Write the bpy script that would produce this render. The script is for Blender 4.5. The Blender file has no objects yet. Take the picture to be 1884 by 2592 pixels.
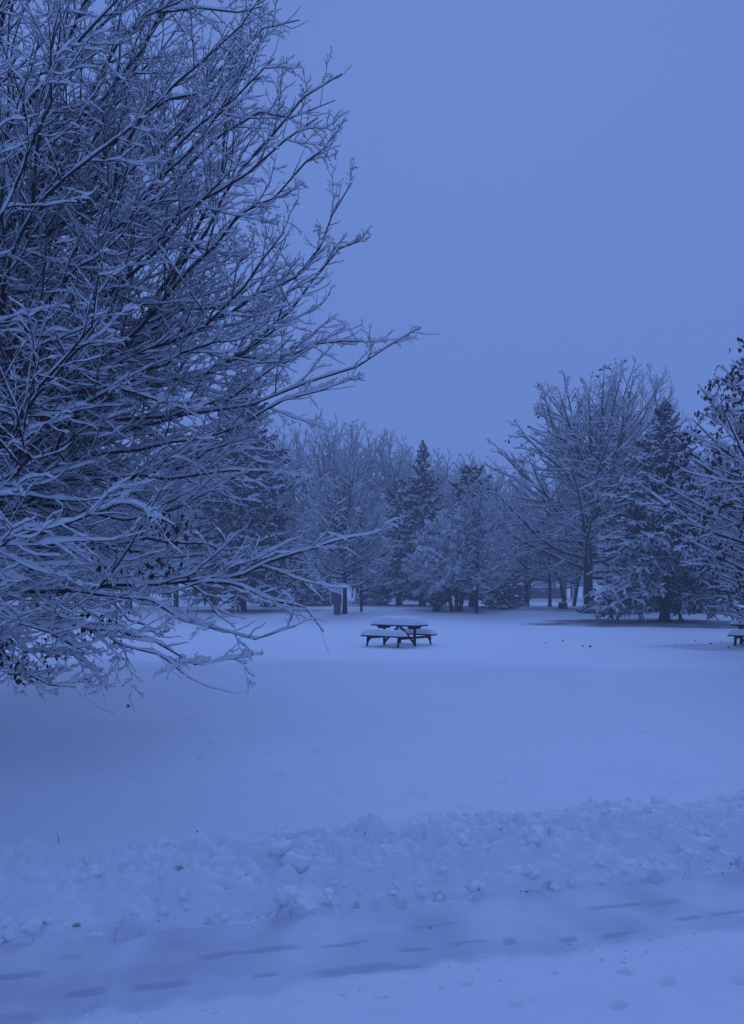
import bpy, math
import numpy as np
C = bpy.context.scene.collection
F, CX, HY, CAMZ = 1870.0, 942.0, 1505.0, 1.45      # focal length in photo pixels, centre column, horizon row, eye height
PATH_Z = -0.72
def W(px, py, y):
    "a point of the place seen at photo pixel (px, py) at distance y"
    return np.array([(px - CX) / F * y, y, CAMZ + (HY - py) / F * y])
rs = np.random.RandomState(7)

# ------------------------------------------------------------------ object helpers
def tag(o, label=None, cat=None, group=None, kind=None):
    if label: o['label'] = label
    if cat: o['category'] = cat
    if group: o['group'] = group
    if kind: o['kind'] = kind
    return o
def empty(name, loc, label=None, cat=None, group=None):
    o = bpy.data.objects.new(name, None); C.objects.link(o)
    o.location = [float(v) for v in loc]; o.empty_display_size = .3
    return tag(o, label, cat, group)
def raw_mesh(name, V, Q, smooth=True):
    V = np.asarray(V, np.float32); Q = np.asarray(Q, np.int32)
    me = bpy.data.meshes.new(name)
    me.vertices.add(len(V)); me.vertices.foreach_set('co', V.ravel())
    k = Q.shape[1]
    me.loops.add(len(Q) * k); me.loops.foreach_set('vertex_index', Q.ravel())
    me.polygons.add(len(Q)); me.polygons.foreach_set('loop_start', np.arange(0, len(Q) * k, k, dtype=np.int32))
    me.update(calc_edges=True)
    me.polygons.foreach_set('use_smooth', np.full(len(Q), smooth))
    return me
class MB:
    "collects quads into one mesh"
    def __init__(s): s.v = []; s.q = []; s.n = 0
    def add(s, V, Q):
        if len(V) == 0: return
        s.v.append(np.asarray(V).reshape(-1, 3)); s.q.append(np.asarray(Q) + s.n); s.n += len(s.v[-1])
    def box(s, c, h, ux=(1,0,0), uy=(0,1,0), uz=(0,0,1)):
        c = np.array(c, float); ux, uy, uz = [np.array(u, float) * k for u, k in zip((ux, uy, uz), h)]
        V = [c + a*ux + b*uy + d*uz for d in (-1,1) for a, b in ((-1,-1),(1,-1),(1,1),(-1,1))]
        s.add(V, [[3,2,1,0],[4,5,6,7],[0,1,5,4],[1,2,6,5],[2,3,7,6],[3,0,4,7]])
    def beam(s, a, b, w, h):
        a = np.array(a, float); b = np.array(b, float); d = b - a; L = np.linalg.norm(d); d /= L
        up = np.array([0,0,1.]) if abs(d[2]) < .9 else np.array([1.,0,0])
        sd = np.cross(d, up); sd /= np.linalg.norm(sd); u2 = np.cross(sd, d)
        s.box((a+b)/2, (L/2, w/2, h/2), d, sd, u2)
    def build(s, name, mat, parent=None, smooth=True, off=None, bevel=0):
        if not s.v: return None
        V = np.concatenate(s.v); Q = np.concatenate(s.q)
        if off is not None: V = V - np.asarray(off)
        me = raw_mesh(name, V, Q, smooth); me.materials.append(mat)
        o = bpy.data.objects.new(name, me); C.objects.link(o)
        if parent is not None: o.parent = parent
        if bevel:
            m = o.modifiers.new('bevel', 'BEVEL'); m.width = bevel; m.segments = 2
        return o

# ------------------------------------------------------------------ noise
def _h(ix, iy, seed):
    n = (ix * 374761393 + iy * 668265263 + seed * 974634777) & 0xffffffff
    n = ((n ^ (n >> 13)) * 1274126177) & 0xffffffff
    return ((n ^ (n >> 16)) & 0xffff) / 65535.0
def vn(x, y, seed=0):
    x = np.asarray(x, float); y = np.asarray(y, float)
    ix = np.floor(x).astype(np.int64); iy = np.floor(y).astype(np.int64); fx = x - ix; fy = y - iy
    fx = fx*fx*fx*(fx*(fx*6-15)+10); fy = fy*fy*fy*(fy*(fy*6-15)+10)
    a = _h(ix,iy,seed); b = _h(ix+1,iy,seed); c = _h(ix,iy+1,seed); d = _h(ix+1,iy+1,seed)
    return (a*(1-fx)+b*fx)*(1-fy) + (c*(1-fx)+d*fx)*fy - .5
def fbm(x, y, seed=0, oct=4):
    s = 0; a = 1.
    for i in range(oct): s = s + a*vn(x*2**i+i*7.3, y*2**i-i*3.1, seed+i); a *= .5
    return s
def sm(a, b, t):
    t = np.clip((t-a)/(b-a), 0, 1); return t*t*(3-2*t)

# ------------------------------------------------------------------ materials
def mat(name, base, rough=.9, var=.0, scale=8., bump=0., bscale=40., spec=.2, col2=None):
    m = bpy.data.materials.new(name); m.use_nodes = True; nt = m.node_tree; b = nt.nodes['Principled BSDF']
    b.inputs['Roughness'].default_value = rough; b.inputs['Specular IOR Level'].default_value = spec
    tc = nt.nodes.new('ShaderNodeTexCoord')
    nz = nt.nodes.new('ShaderNodeTexNoise'); nz.inputs['Scale'].default_value = scale; nz.inputs['Detail'].default_value = 5
    nt.links.new(tc.outputs['Object'], nz.inputs['Vector'])
    mx = nt.nodes.new('ShaderNodeMix'); mx.data_type = 'RGBA'
    c2 = col2 if col2 else tuple(max(0, c*(1-var)) for c in base)
    mx.inputs['A'].default_value = (*base, 1); mx.inputs['B'].default_value = (*c2, 1)
    rp = nt.nodes.new('ShaderNodeMapRange'); rp.inputs['From Min'].default_value = .35; rp.inputs['From Max'].default_value = .65
    nt.links.new(nz.outputs['Fac'], rp.inputs['Value']); nt.links.new(rp.outputs['Result'], mx.inputs['Factor'])
    nt.links.new(mx.outputs['Result'], b.inputs['Base Color'])
    if bump:
        n2 = nt.nodes.new('ShaderNodeTexNoise'); n2.inputs['Scale'].default_value = bscale; n2.inputs['Detail'].default_value = 4
        nt.links.new(tc.outputs['Object'], n2.inputs['Vector'])
        bp = nt.nodes.new('ShaderNodeBump'); bp.inputs['Strength'].default_value = 1; bp.inputs['Distance'].default_value = bump
        nt.links.new(n2.outputs['Fac'], bp.inputs['Height']); nt.links.new(bp.outputs['Normal'], b.inputs['Normal'])
    return m
SNOW = mat('snow', (.88,.89,.92), .75, .04, 3, .006, 30)
TSNOW = mat('branch_snow', (.94,.94,.96), .8, .03, 4)
_b = TSNOW.node_tree.nodes['Principled BSDF']; _n = TSNOW.node_tree
_t = _n.nodes.new('ShaderNodeBsdfTranslucent'); _t.inputs['Color'].default_value = (.92,.93,.96,1); _m = _n.nodes.new('ShaderNodeMixShader'); _m.inputs[0].default_value = .42
_n.links.new(_b.outputs[0], _m.inputs[1]); _n.links.new(_t.outputs[0], _m.inputs[2]); _n.links.new(_m.outputs[0], _n.nodes['Material Output'].inputs[0])   # thin snow lets light through
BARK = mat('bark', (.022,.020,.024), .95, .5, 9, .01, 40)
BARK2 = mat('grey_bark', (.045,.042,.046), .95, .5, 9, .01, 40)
NEEDLE = mat('needles', (.014,.026,.030), .9, .5, 5)
PINE = mat('pine_needles', (.018,.030,.034), .9, .5, 5)
LEAF = mat('dead_leaves', (.060,.028,.020), .85, .5, 12, col2=(.030,.016,.014))
WOOD = mat('dark_weathered_wood', (.030,.024,.026), .85, .4, 12, .003, 60)
METAL = mat('grey_metal', (.10,.11,.13), .6, .25, 4)
DARKM = mat('dark_box', (.045,.035,.04), .8, .3, 4)
WALL = mat('dull_wall', (.12,.12,.14), .9, .3, 1)
DIRTY = mat('dirty_snow', (.60,.54,.56), .85, .4, 25, .006, 40)
SOIL = mat('wet_dirt', (.035,.028,.025), .9, .5, 30)

# ground material: clean snow, compacted path snow and painted slope shade, icy scrapes, dirt, dark patches (all from attributes laid on the sheet)
GM = bpy.data.materials.new('ground_snow'); GM.use_nodes = True
nt = GM.node_tree; b = nt.nodes['Principled BSDF']; b.inputs['Roughness'].default_value = .7; b.inputs['Specular IOR Level'].default_value = .25
def amix(attr, A, Bc):
    at = nt.nodes.new('ShaderNodeAttribute'); at.attribute_name = attr
    mx = nt.nodes.new('ShaderNodeMix'); mx.data_type = 'RGBA'
    nt.links.new(at.outputs['Fac'], mx.inputs['Factor'])
    if isinstance(A, tuple): mx.inputs['A'].default_value = (*A, 1)
    else: nt.links.new(A, mx.inputs['A'])
    mx.inputs['B'].default_value = (*Bc, 1)
    return mx.outputs['Result']
c = amix('packed_shaded', (.88,.89,.92), (.54,.56,.63))  # besides the path, carries the slope's shade put into the snow colour
c = amix('scrape', c, (.36,.38,.44))
c = amix('dirt', c, (.10,.085,.08))
c = amix('under_tree_dark', c, (.10,.10,.13))
nt.links.new(c, b.inputs['Base Color'])
tc = nt.nodes.new('ShaderNodeTexCoord'); n2 = nt.nodes.new('ShaderNodeTexNoise'); n2.inputs['Scale'].default_value = 55; n2.inputs['Detail'].default_value = 5
nt.links.new(tc.outputs['Object'], n2.inputs['Vector'])
bp = nt.nodes.new('ShaderNodeBump'); bp.inputs['Strength'].default_value = .8; bp.inputs['Distance'].default_value = .004
nt.links.new(n2.outputs['Fac'], bp.inputs['Height']); nt.links.new(bp.outputs['Normal'], b.inputs['Normal'])

# ------------------------------------------------------------------ ground
def gp(px, py, z=PATH_Z):
    y = (CAMZ - z) * F / (py - HY); return (px - CX) / F * y, y
(xa, ya), (xb, yb) = gp(0, 2390), gp(1884, 2200)
FS = (yb-ya)/(xb-xa); F0 = ya - FS*xa                 # far edge of the cleared path: y = F0 + FS x
(xa, ya), (xb, yb) = gp(560, 2530), gp(1884, 2362)
NS = (yb-ya)/(xb-xa); N0 = ya - NS*xa                 # near edge
CREST = 16.3
def base_z(x, y):
    "smooth lie of the land, without the ploughed detail"
    x = np.asarray(x, float); y = np.asarray(y, float)
    s = y - (F0 + FS*np.clip(x, -40, 40)) + .07*fbm(x*2.2, y*2.2+1, 5, 3)
    n = y - (N0 + NS*np.clip(x, -40, 40))
    cr = CREST + .10*np.sin(x*.35) + .5*vn(x*.12, 0*x, 3)
    t = np.clip((y - (F0 + FS*np.clip(x,-6,6) + 1.9)) / (cr - F0 - 1.9), 0, 1)
    t = np.where(t > .93, .93 + .07*(1-(1-(t-.93)/.07)**2), t)
    fz = (PATH_Z+.05)*(1-t**1.55)
    far = .5*sm(34, 60, y) + .35*sm(60, 110, y) + .25*sm(110, 200, y)
    field = fz + far
    prof = np.interp(s, [-.02,.0,.10,.30,.55,1.0,1.5,2.1], [0,.03,.06,.09,.11,.09,.045,0]) * sm(2.3, 1.7, s)
    z = np.where(s > 0, PATH_Z + (np.maximum(field, PATH_Z)-PATH_Z)*sm(0, .4, s) + prof, PATH_Z)
    z = z + np.where(n < 0, .05*sm(0, -.5, n) + .03*sm(-.5, -2, n), 0)
    return z
def clods(n, smin, smax, r0, r1, seed, pw=2.2):
    r = np.random.RandomState(seed)
    x = r.uniform(-5, 5.5, n); s = smin + (smax-smin)*r.rand(n)**1.15
    return x, F0 + FS*x + s, r0 + (r1-r0)*r.rand(n)**pw, r
def axis(a, b, fine0, fine1, st, g):
    "positions: fine between fine0 and fine1, growing geometrically outwards"
    m = list(np.arange(fine0, fine1, st)); d = st; v = m[-1]
    while v < b: d *= g; v += d; m.append(v)
    d = st; v = m[0]; lo = []
    while v > a: d *= g; v -= d; lo.append(v)
    return np.array(lo[::-1] + m)
gx = axis(-420, 420, -3.1, 3.3, .0115, 1.035); gy = axis(-12, 520, 3.0, 6.6, .0115, 1.016)
X, Y = np.meshgrid(gx, gy)
Z = base_z(X, Y)
S = Y - (F0 + FS*X); N = Y - (N0 + NS*X)
onp = sm(.0, -.06, S + .05*fbm(X*4, Y*4, 5)) * sm(-.08, .12, N + .16*fbm(X*3, Y*3, 9))
inb = sm(-.02, .28, S) * sm(2.1, .8, S + .5*fbm(X*1.3, Y*1.3, 31, 2))
Z += .05*fbm(X*.16, Y*.16, 2, 3)*sm(7, 12, Y) * sm(19, 15, Y) + .07*fbm(X*.08, Y*.08, 12, 3)*sm(18, 25, Y)
Z += (.034*fbm(X*.8, Y*.8, 21, 4) + .010*fbm(X*3.3, Y*3.3, 27, 3))*sm(30, 20, Y)*(1-onp)
Z += inb*(.07*fbm(X*1.3, Y*1.8, 41, 3) - .075)
# broken, clotted snow: billows of several sizes
bx = X + .06*fbm(X*3, Y*3, 201, 3); by = Y + .06*fbm(X*3, Y*3, 205, 3)
def bil(f, sd): return (np.abs(vn(bx*f, by*f*1.15, sd))*2)**.8
Z += inb*(.12*bil(2.4, 211) + .10*bil(5.3, 213)*(.4+bil(1.7, 219)) + .085*bil(10.5, 215)*(.3+bil(2.2, 221)) + .036*bil(22, 217))
# lumps thrown up by the plough
WX = X + .13*fbm(X*5, Y*5, 51, 3) + .02*fbm(X*24, Y*24, 52, 2); WY = Y + .13*fbm(X*5, Y*5, 57, 3) + .02*fbm(X*24, Y*24, 58, 2)
TOPN = 1 + .45*fbm(X*11, Y*11, 59, 3)
def stamp(cx, cy, r, sq, lift, zz, ang=0., asp=1.):
    i0, i1 = np.searchsorted(gx, [cx-r*1.6, cx+r*2.2]); j0, j1 = np.searchsorted(gy, [cy-r*1.6, cy+r*2.2])
    if i1-i0 < 2 or j1-j0 < 2: return
    sl = (slice(j0, j1), slice(i0, i1)); dx = WX[sl]-cx; dy = WY[sl]-cy
    ca, sa = math.cos(ang), math.sin(ang); u = (dx*ca+dy*sa)*asp; v = (-dx*sa+dy*ca)/asp
    d2 = 1 - (np.abs(u)/r)**2.2 - (np.abs(v)/r)**2.2
    top = zz + lift + r*sq*np.clip(d2, 0, 1)**.85*(1+.35*(u*.7-v)/r)*TOPN[sl]
    Z[sl] = np.where(d2 > 0, np.maximum(Z[sl], top), Z[sl])
for (n, a, b2, r0, r1, sd, sq) in ((150, .02, 1.6, .03, .13, 1, .7), (380, .0, 1.4, .012, .05, 2, .9), (30, .10, 1.4, .10, .17, 3, .55)):
    x_, y_, r_, q = clods(n, a, b2, r0, r1, sd)
    for k in range(n):
        zz = float(base_z(x_[k], y_[k]))
        stamp(x_[k], y_[k], r_[k], sq*q.uniform(.6, 1.15), q.uniform(-.5, .15)*r_[k], zz, q.uniform(0, 3.1), q.uniform(.8, 1.35))
# hollows in the bank, footprints-like dents in the field and near side
NZ1 = fbm(X*13, Y*13, 301, 3); NZ2 = fbm(X*13, Y*13, 305, 3)
def dent(cx, cy, r, d, ang=0, asp=1.):
    dx = X-cx; dy = Y-cy; ca, sa = math.cos(ang), math.sin(ang)
    u = (dx*ca+dy*sa)/asp + .6*r*NZ1; v = (-dx*sa+dy*ca) + .8*r*NZ2
    global Z
    Z = Z - d*np.exp(-((u/r)**2+(v/r)**2)**1.5)
r = np.random.RandomState(5)
for (px, py, rr, d, asp) in ((340, 2090, .05, .07, 2), (560, 2140, .05, .06, 3), (1170, 2120, .09, .10, 1.4), (1040, 2005, .05, .03, 2), (1270, 1980, .06, .03, 1.6),
                    (1585, 2445, .035, .05, 1.3), (1690, 2478, .04, .035, 1.5), (1565, 2535, .03, .03, 1.3), (1180, 2480, .02, .02, 1.8), (960, 2560, .05, .02, 2), (1320, 2540, .04, .015, 2), (1870, 2475, .03, .03, 2),
                    (150, 2540, .05, .02, 3), (1540, 1960, .06, .03, 2), (1640, 1870, .1, .04, 2), (1720, 1880, .08, .03, 2), (1800, 1860, .08, .04, 1.6), (1300, 1850, .07, .03, 2)):
    z0 = PATH_Z + (.2 if 2050 < py < 2200 else .06)
    x0, y0 = gp(px, py, z0); dent(x0, y0, rr, d, .2, asp)
for k in range(60):
    dent(r.uniform(-3, 5), r.uniform(6.6, 15), r.uniform(.04, .10), r.uniform(.01, .03), r.uniform(-.4, .4), r.uniform(1, 2.2))
# loose snow will not stand steeper than this on the side of the bank that faces the path
sl_ = (S > -.02) & (S < 2.6)
for j in range(1, len(gy)):
    if gy[j] > 7.5: break
    lim = Z[j-1] + 1.7*(gy[j]-gy[j-1]); Z[j] = np.where(sl_[j] & (Z[j] > lim), lim + .12*(Z[j]-lim), Z[j])
for q_ in range(2):
    Zs = Z.copy(); Zs[:,1:-1] = .25*Z[:,:-2]+.5*Z[:,1:-1]+.25*Z[:,2:]; kk = sm(-.02,.02,S)*sm(.5,.3,S); Z = Z*(1-kk)+Zs*kk
# path: scrapes left by the blade, tread ridges at both edges
Z += onp*.006*fbm(X*7, Y*7, 71, 4)
Se = S + .07*fbm(X*2.2, Y*2.2+1, 5, 3)
Z -= .035*sm(.035, .0, np.abs(Se-.02))*sm(-.15, .2, fbm(X*3, Y*3, 401, 3)+.05)   # gap under the lip of the bank
scr = np.zeros_like(Z)
PS = (FS+NS)/2
def streak(px, py, Lp, wd, k=1.):
    global scr
    x0, y0 = gp(px, py); L = Lp/F*y0
    u = ((X-x0) + PS*(Y-y0))/math.hypot(1, PS); v = (Y-y0) - PS*(X-x0) + .03*fbm(X*5, Y*12, int(px))
    w = 1.45*wd*(1 + .7*vn(X*6, Y*0+px*.1, 3))
    g = sm(1.15, .5, np.abs(u)/(L/2) + .15*vn(Y*30, X*9, 8))*sm(1.3, .55, np.abs(v)/w)
    scr = np.maximum(scr, g*k)
for a in ((660, 2405, 230, .028), (560, 2418, 120, .02), (880, 2388, 140, .02), (900, 2455, 240, .030), (1020, 2450, 130, .02), (410, 2492, 160, .03), (215, 2512, 110, .028, 1), (30, 2470, 170, .03), (40, 2580, 130, .04, .8),
          (1560, 2293, 190, .022), (1680, 2285, 130, .02, .7), (1740, 2322, 90, .025), (1840, 2312, 110, .02), (1100, 2342, 150, .02, .7), (1190, 2385, 120, .016), (1050, 2405, 90, .022), (1440, 2378, 60, .018),
          (1560, 2366, 120, .018), (670, 2467, 70, .02), (1290, 2380, 40, .02), (180, 2420, 60, .02, .6), (450, 2390, 60, .018, .5)):
    streak(*a)
scr *= onp*.6
Z -= .006*scr
tread = sm(.03, .0, S) * sm(-.22, -.10, S + .06*vn(X*2, Y*0, 4)) ; tread2 = sm(-.02, .04, N)*sm(.20, .1, N)
uu = X + PS*Y
lugs = sm(.36, .14, np.abs(((uu*11 + S*9 + 1.8*fbm(X*4, Y*4, 6, 3)) % 1) - .5))*sm(-.2, .15, fbm(X*2, Y*2, 8, 2))
Z += (tread*.010 + tread2*.006*sm(-.1,.2,vn(X*1.2,Y*0,44)))*lugs*sm(-.25, .25, vn(X*5, Y*5, 66)+.1)
Z += .012*np.clip(fbm(X*16, Y*16, 81, 3), 0, 1)*(tread + .6*tread2)
Z += (1-onp)*sm(0, -.1, N)*(.02*fbm(X*3, Y*3, 91, 4) + .05*np.clip(fbm(X*2.2, Y*2.2, 95, 4)-.12, 0, 1)*sm(-1.0, -.1, N))
dirt = sm(.20, .42, fbm(X*6, Y*9, 101, 4))*sm(.05, .02, np.abs(S-.0))*.35
crl = CREST + .10*np.sin(X*.35) + .5*vn(X*.12, 0*X, 3)
slope_shade = (.27-.06*sm(13, 7, Y) + .10*fbm(X*.35, Y*.35, 133, 3))*sm(crl+.25+.5*fbm(X*.7, Y*.3, 135, 3), crl-.75, Y) + .06*fbm(X*.5, Y*.3, 131, 3)*sm(6, 9, Y)*sm(crl, crl-1, Y)   # snow below the crest darkened in colour for the slope's shading
tree_dark = np.zeros_like(Z)   # darker patches of ground under the trees
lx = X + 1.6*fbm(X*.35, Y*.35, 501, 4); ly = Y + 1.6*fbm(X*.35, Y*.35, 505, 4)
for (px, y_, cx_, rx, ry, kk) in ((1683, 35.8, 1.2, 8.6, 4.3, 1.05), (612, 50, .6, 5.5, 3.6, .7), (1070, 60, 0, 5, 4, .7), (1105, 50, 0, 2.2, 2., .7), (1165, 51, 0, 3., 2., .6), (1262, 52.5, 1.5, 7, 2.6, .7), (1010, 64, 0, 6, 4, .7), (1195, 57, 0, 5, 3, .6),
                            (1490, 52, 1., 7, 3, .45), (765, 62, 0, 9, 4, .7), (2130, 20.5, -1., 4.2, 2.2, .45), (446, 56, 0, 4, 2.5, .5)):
    x_ = (px-CX)/F*y_ + cx_; d_ = np.sqrt(((lx-x_)/rx)**2 + ((ly-y_)/ry)**2); tree_dark = np.maximum(tree_dark, kk*sm(1.04, .84, d_))
tree_dark *= .8+.5*fbm(X*1.5, Y*1.5, 511, 4)
nv, nh = X.shape
idx = np.arange(nv*nh).reshape(nv, nh)
Q = np.stack([idx[:-1,:-1], idx[:-1,1:], idx[1:,1:], idx[1:,:-1]], -1).reshape(-1, 4)
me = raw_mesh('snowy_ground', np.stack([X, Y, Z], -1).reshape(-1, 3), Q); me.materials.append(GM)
for nm, A in (('packed_shaded', np.maximum(onp*(.75+.5*fbm(X*2.5, Y*2.5, 111, 3)), slope_shade)), ('scrape', scr), ('dirt', dirt), ('under_tree_dark', tree_dark)):
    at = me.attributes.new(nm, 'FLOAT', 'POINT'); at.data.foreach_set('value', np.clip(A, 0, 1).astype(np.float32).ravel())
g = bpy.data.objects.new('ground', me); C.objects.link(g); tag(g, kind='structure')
def gz(x, y):
    j = int(np.clip(np.searchsorted(gy, y), 1, len(gy)-1)); i = int(np.clip(np.searchsorted(gx, x), 1, len(gx)-1))
    fx = (x-gx[i-1])/(gx[i]-gx[i-1]); fy = (y-gy[j-1])/(gy[j]-gy[j-1])
    return float((Z[j-1,i-1]*(1-fx)+Z[j-1,i]*fx)*(1-fy) + (Z[j,i-1]*(1-fx)+Z[j,i]*fx)*fy)

# ------------------------------------------------------------------ rounded lumps (snow chunks, pebbles)
def lump(mb, c, r, r_=rs, flat=.8, n=6, rough=.18, h=(1,1)):
    th = np.linspace(0, 2*np.pi, 9)[:-1]; ph = np.linspace(-1.35, 1.35, n)
    V = np.array([[math.cos(p)*math.cos(t)*h[0], math.cos(p)*math.sin(t)*h[1], math.sin(p)*flat] for p in ph for t in th])
    V *= (1 + rough*r_.randn(len(V), 1)*.6); V *= r
    a = r_.uniform(0, 6.28); ca, sa = math.cos(a), math.sin(a)
    V = V @ np.array([[ca, -sa, 0],[sa, ca, 0],[0,0,1]]).T + np.array(c)
    Qs = [[k*8+i, k*8+(i+1)%8, (k+1)*8+(i+1)%8, (k+1)*8+i] for k in range(n-1) for i in range(8)]
    Qs += [[0,1,2,3],[0,3,4,7],[4,5,6,7]][:0]
    mb.add(V, Qs)
    b = (n-1)*8
    mb.add(V[b:b+8], [[0,1,2,3],[0,3,4,7],[4,5,6,7]]); mb.add(V[:8], [[3,2,1,0],[7,4,3,0],[7,6,5,4]])
def chunk(mb, c, r, q, flat=.8, m=14, n=9, rough=.26):
    "an irregular broken piece of snow"
    th = np.arange(m)/m*2*np.pi; ph = np.linspace(-1.5, 1.5, n); T, P_ = np.meshgrid(th, ph)
    d = np.stack([np.cos(P_)*np.cos(T), np.cos(P_)*np.sin(T), np.sin(P_)], -1).reshape(-1, 3)
    A = np.linalg.qr(q.randn(3, 3))[0]; e = d @ A.T / np.array([1, q.uniform(.65, 1), q.uniform(.55, .9)]); p = q.uniform(2.2, 4.5)
    rad = (np.abs(e)**p).sum(1)**(-1/p)
    sd = int(q.randint(1000)); k = 1.7
    rad = rad*(1 + rough*2*vn(d[:,0]*k+d[:,2]*1.3+5, d[:,1]*k-d[:,2]+9, sd) + rough*1.2*vn(d[:,0]*4-d[:,2]*3, d[:,1]*4+d[:,2]*2, sd+1))
    V = d*rad[:,None]*r*np.array([1, 1, flat]) + np.array(c)
    mb.add(V, [[k_*m+i, k_*m+(i+1)%m, (k_+1)*m+(i+1)%m, (k_+1)*m+i] for k_ in range(n-1) for i in range(m)])
r = np.random.RandomState(11)
mb = MB()
for k in range(16):
    x = r.uniform(-3.6, 4.4); s_ = r.uniform(.05, 1.35)**1.1; y = F0 + FS*x + s_; rad = r.uniform(.05, .12)
    chunk(mb, (x, y, gz(x, y)+rad*r.uniform(-.2, .25)), rad, r, r.uniform(.6, .95), 20, 13)
for k in range(105):
    x = r.uniform(-3.6, 4.4); s_ = r.choice([r.uniform(.0, .14), r.uniform(.0, 1.5)], p=[.6,.4]); y = F0 + FS*x + s_; rad = r.uniform(.02, .055)
    chunk(mb, (x, y, gz(x, y)+rad*r.uniform(-.35, .15)), rad*r.uniform(.6, 1.1), r, r.uniform(.5, .9), 14, 9)
for k in range(150):
    x = r.uniform(-3.6, 4.2); s = r.choice([r.uniform(-.06, .12), r.uniform(.0, 1.3)], p=[.5,.5]); y = F0 + FS*x + s
    rad = .010 + .038*r.rand()**2.5 if s < .1 else .02 + .06*r.rand()**2.5
    chunk(mb, (x, y, gz(x, y)+rad*.1), rad*.8, r, .8, 10, 7)
for k in range(150):
    x = r.uniform(-3, 4.2); y = N0 + NS*x + r.uniform(-.25, .12); rad = .005 + .013*r.rand()**2
    lump(mb, (x, y, gz(x, y)+rad*.2), rad, r, .7)
tag(mb.build('snow_chunks', SNOW), 'loose white snow lumps tumbled along the ploughed bank', 'snow', kind='stuff')
mb = MB()
for k in range(30):
    x = r.uniform(-3, 4.2); s = r.choice([r.uniform(-.05, .06), r.uniform(-.8, 0)], p=[.85,.15]); y = F0 + FS*x + s; rad = .003 + .004*r.rand()**2
    lump(mb, (x, y, gz(x, y)+rad*.3), rad, r, .6, 5, h=(1.5, .9))
tag(mb.build('dirt_crumbs', SOIL), 'dark crumbs of dirt along the edge of the cleared path', 'dirt', kind='stuff')
# bigger dirty pieces at the foot of the bank
for i, (px, py, rad, m_, lab) in enumerate((
        (455, 2285, .026, 'd', 'brownish clod in a hollow at the foot of the snow bank'),
        (1062, 2268, .035, 's', 'small white snow ball standing alone at the foot of the bank'),
        (1200, 2254, .045, 's', 'two-lobed snow lump right of the lone snow ball'),
        (730, 2300, .10, 's', 'largest round snow boulder with a dark gap under it'),
        (1088, 2337, .011, 'd', 'dark frozen crumb lying on a scrape in the path'),
        (1442, 2380, .008, 'd', 'dark pebble near the lower edge of the path'),
        (195, 2350, .022, 'd', 'dark upright dirt-stained slab in the snow bank'))):
    x, y = gp(px, py, PATH_Z+.03); mb = MB(); rr = np.random.RandomState(50+i)
    chunk(mb, (0, 0, rad*(.0 if m_ == 'd' else .3)), rad, rr, .8, 22, 14)
    if i == 2: chunk(mb, (rad*1.1, .01, rad*.3), rad*.75, rr, .8, 18, 12)
    o = mb.build('dirty_clod' if m_ == 'd' else 'snow_lump', DIRTY if m_ == 'd' else SNOW)
    o.location = (x, y, gz(x, y)); tag(o, lab, 'clod' if m_ == 'd' else 'snow lump')

# ------------------------------------------------------------------ branches
UP = np.array([0, 0, 1.])
def norm(v): return v / np.maximum(np.linalg.norm(v, axis=-1, keepdims=True), 1e-9)
def tangents(P):
    T = np.empty_like(P); T[:,1:-1] = P[:,2:]-P[:,:-2]; T[:,0] = P[:,1]-P[:,0]; T[:,-1] = P[:,-1]-P[:,-2]
    return norm(T)
def frames(P):
    T = tangents(P); s = np.cross(T, UP); l = np.linalg.norm(s, axis=-1, keepdims=True)
    s = np.where(l < .05, np.array([1.,0,0]), s/np.maximum(l, 1e-6)); s = norm(s - T*np.sum(s*T, -1, keepdims=True))
    return T, s, np.cross(s, T)
def ringq(Nn, K, m):
    i = np.arange(K-1)[:,None]*m; j = np.arange(m)[None,:]; j2 = (j+1) % m
    q = np.stack([i+j, i+j2, i+m+j2, i+m+j], -1).reshape(-1, 4)
    return (q[None] + (np.arange(Nn)*K*m)[:,None,None]).reshape(-1, 4)
def tubes(mb, P, R, m=4, rough=0., rr=rs):
    if len(P) == 0: return
    Nn, K = P.shape[:2]; T, s, u = frames(P)
    a = np.arange(m)/m*2*np.pi
    Rk = np.broadcast_to(R[:,:,None], (Nn, K, m))
    if rough: Rk = Rk*(1+rough*rr.randn(Nn, K, m))
    V = P[:,:,None,:] + Rk[...,None]*(np.cos(a)[None,None,:,None]*s[:,:,None,:] + np.sin(a)[None,None,:,None]*u[:,:,None,:])
    mb.add(V, ringq(Nn, K, m))
def snowcap(mb, P, R, w, h, m=5, jit=.35, rr=rs, pw=1.6, cut=.0):
    "snow lying along the upper side of branches, deeper where they run level"
    if len(P) == 0: return
    Nn, K = P.shape[:2]; T, s, u = frames(P)
    hz = np.sqrt(np.clip(1-T[...,2]**2, 0, 1))**pw
    am = np.clip(1+jit*rr.randn(Nn, K), .15, 2)*hz
    am[:,-1] *= .5
    if cut: am = am*(rr.rand(Nn, 1) > cut)
    ww = (R*.95 + w*np.clip(am, 0, 1.3)); hh = h*am
    pts = {5: [(-.78,0),(-.95,.45),(0,1),(.95,.45),(.78,0)], 4: [(-.8,0),(-.6,.9),(.6,.9),(.8,0)]}[m]
    cxs = np.array([p[0] for p in pts]); cys = np.array([p[1] for p in pts])
    lift = R*.55
    V = P[:,:,None,:] + (ww[:,:,None]*cxs)[...,None]*s[:,:,None,:] + (lift[:,:,None] + (hh+R*.45)[:,:,None]*cys)[...,None]*u[:,:,None,:]
    keep = am.max(1) > .12
    if not keep.any(): return
    V = V[keep]; mb.add(V, ringq(len(V), K, m))
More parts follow.
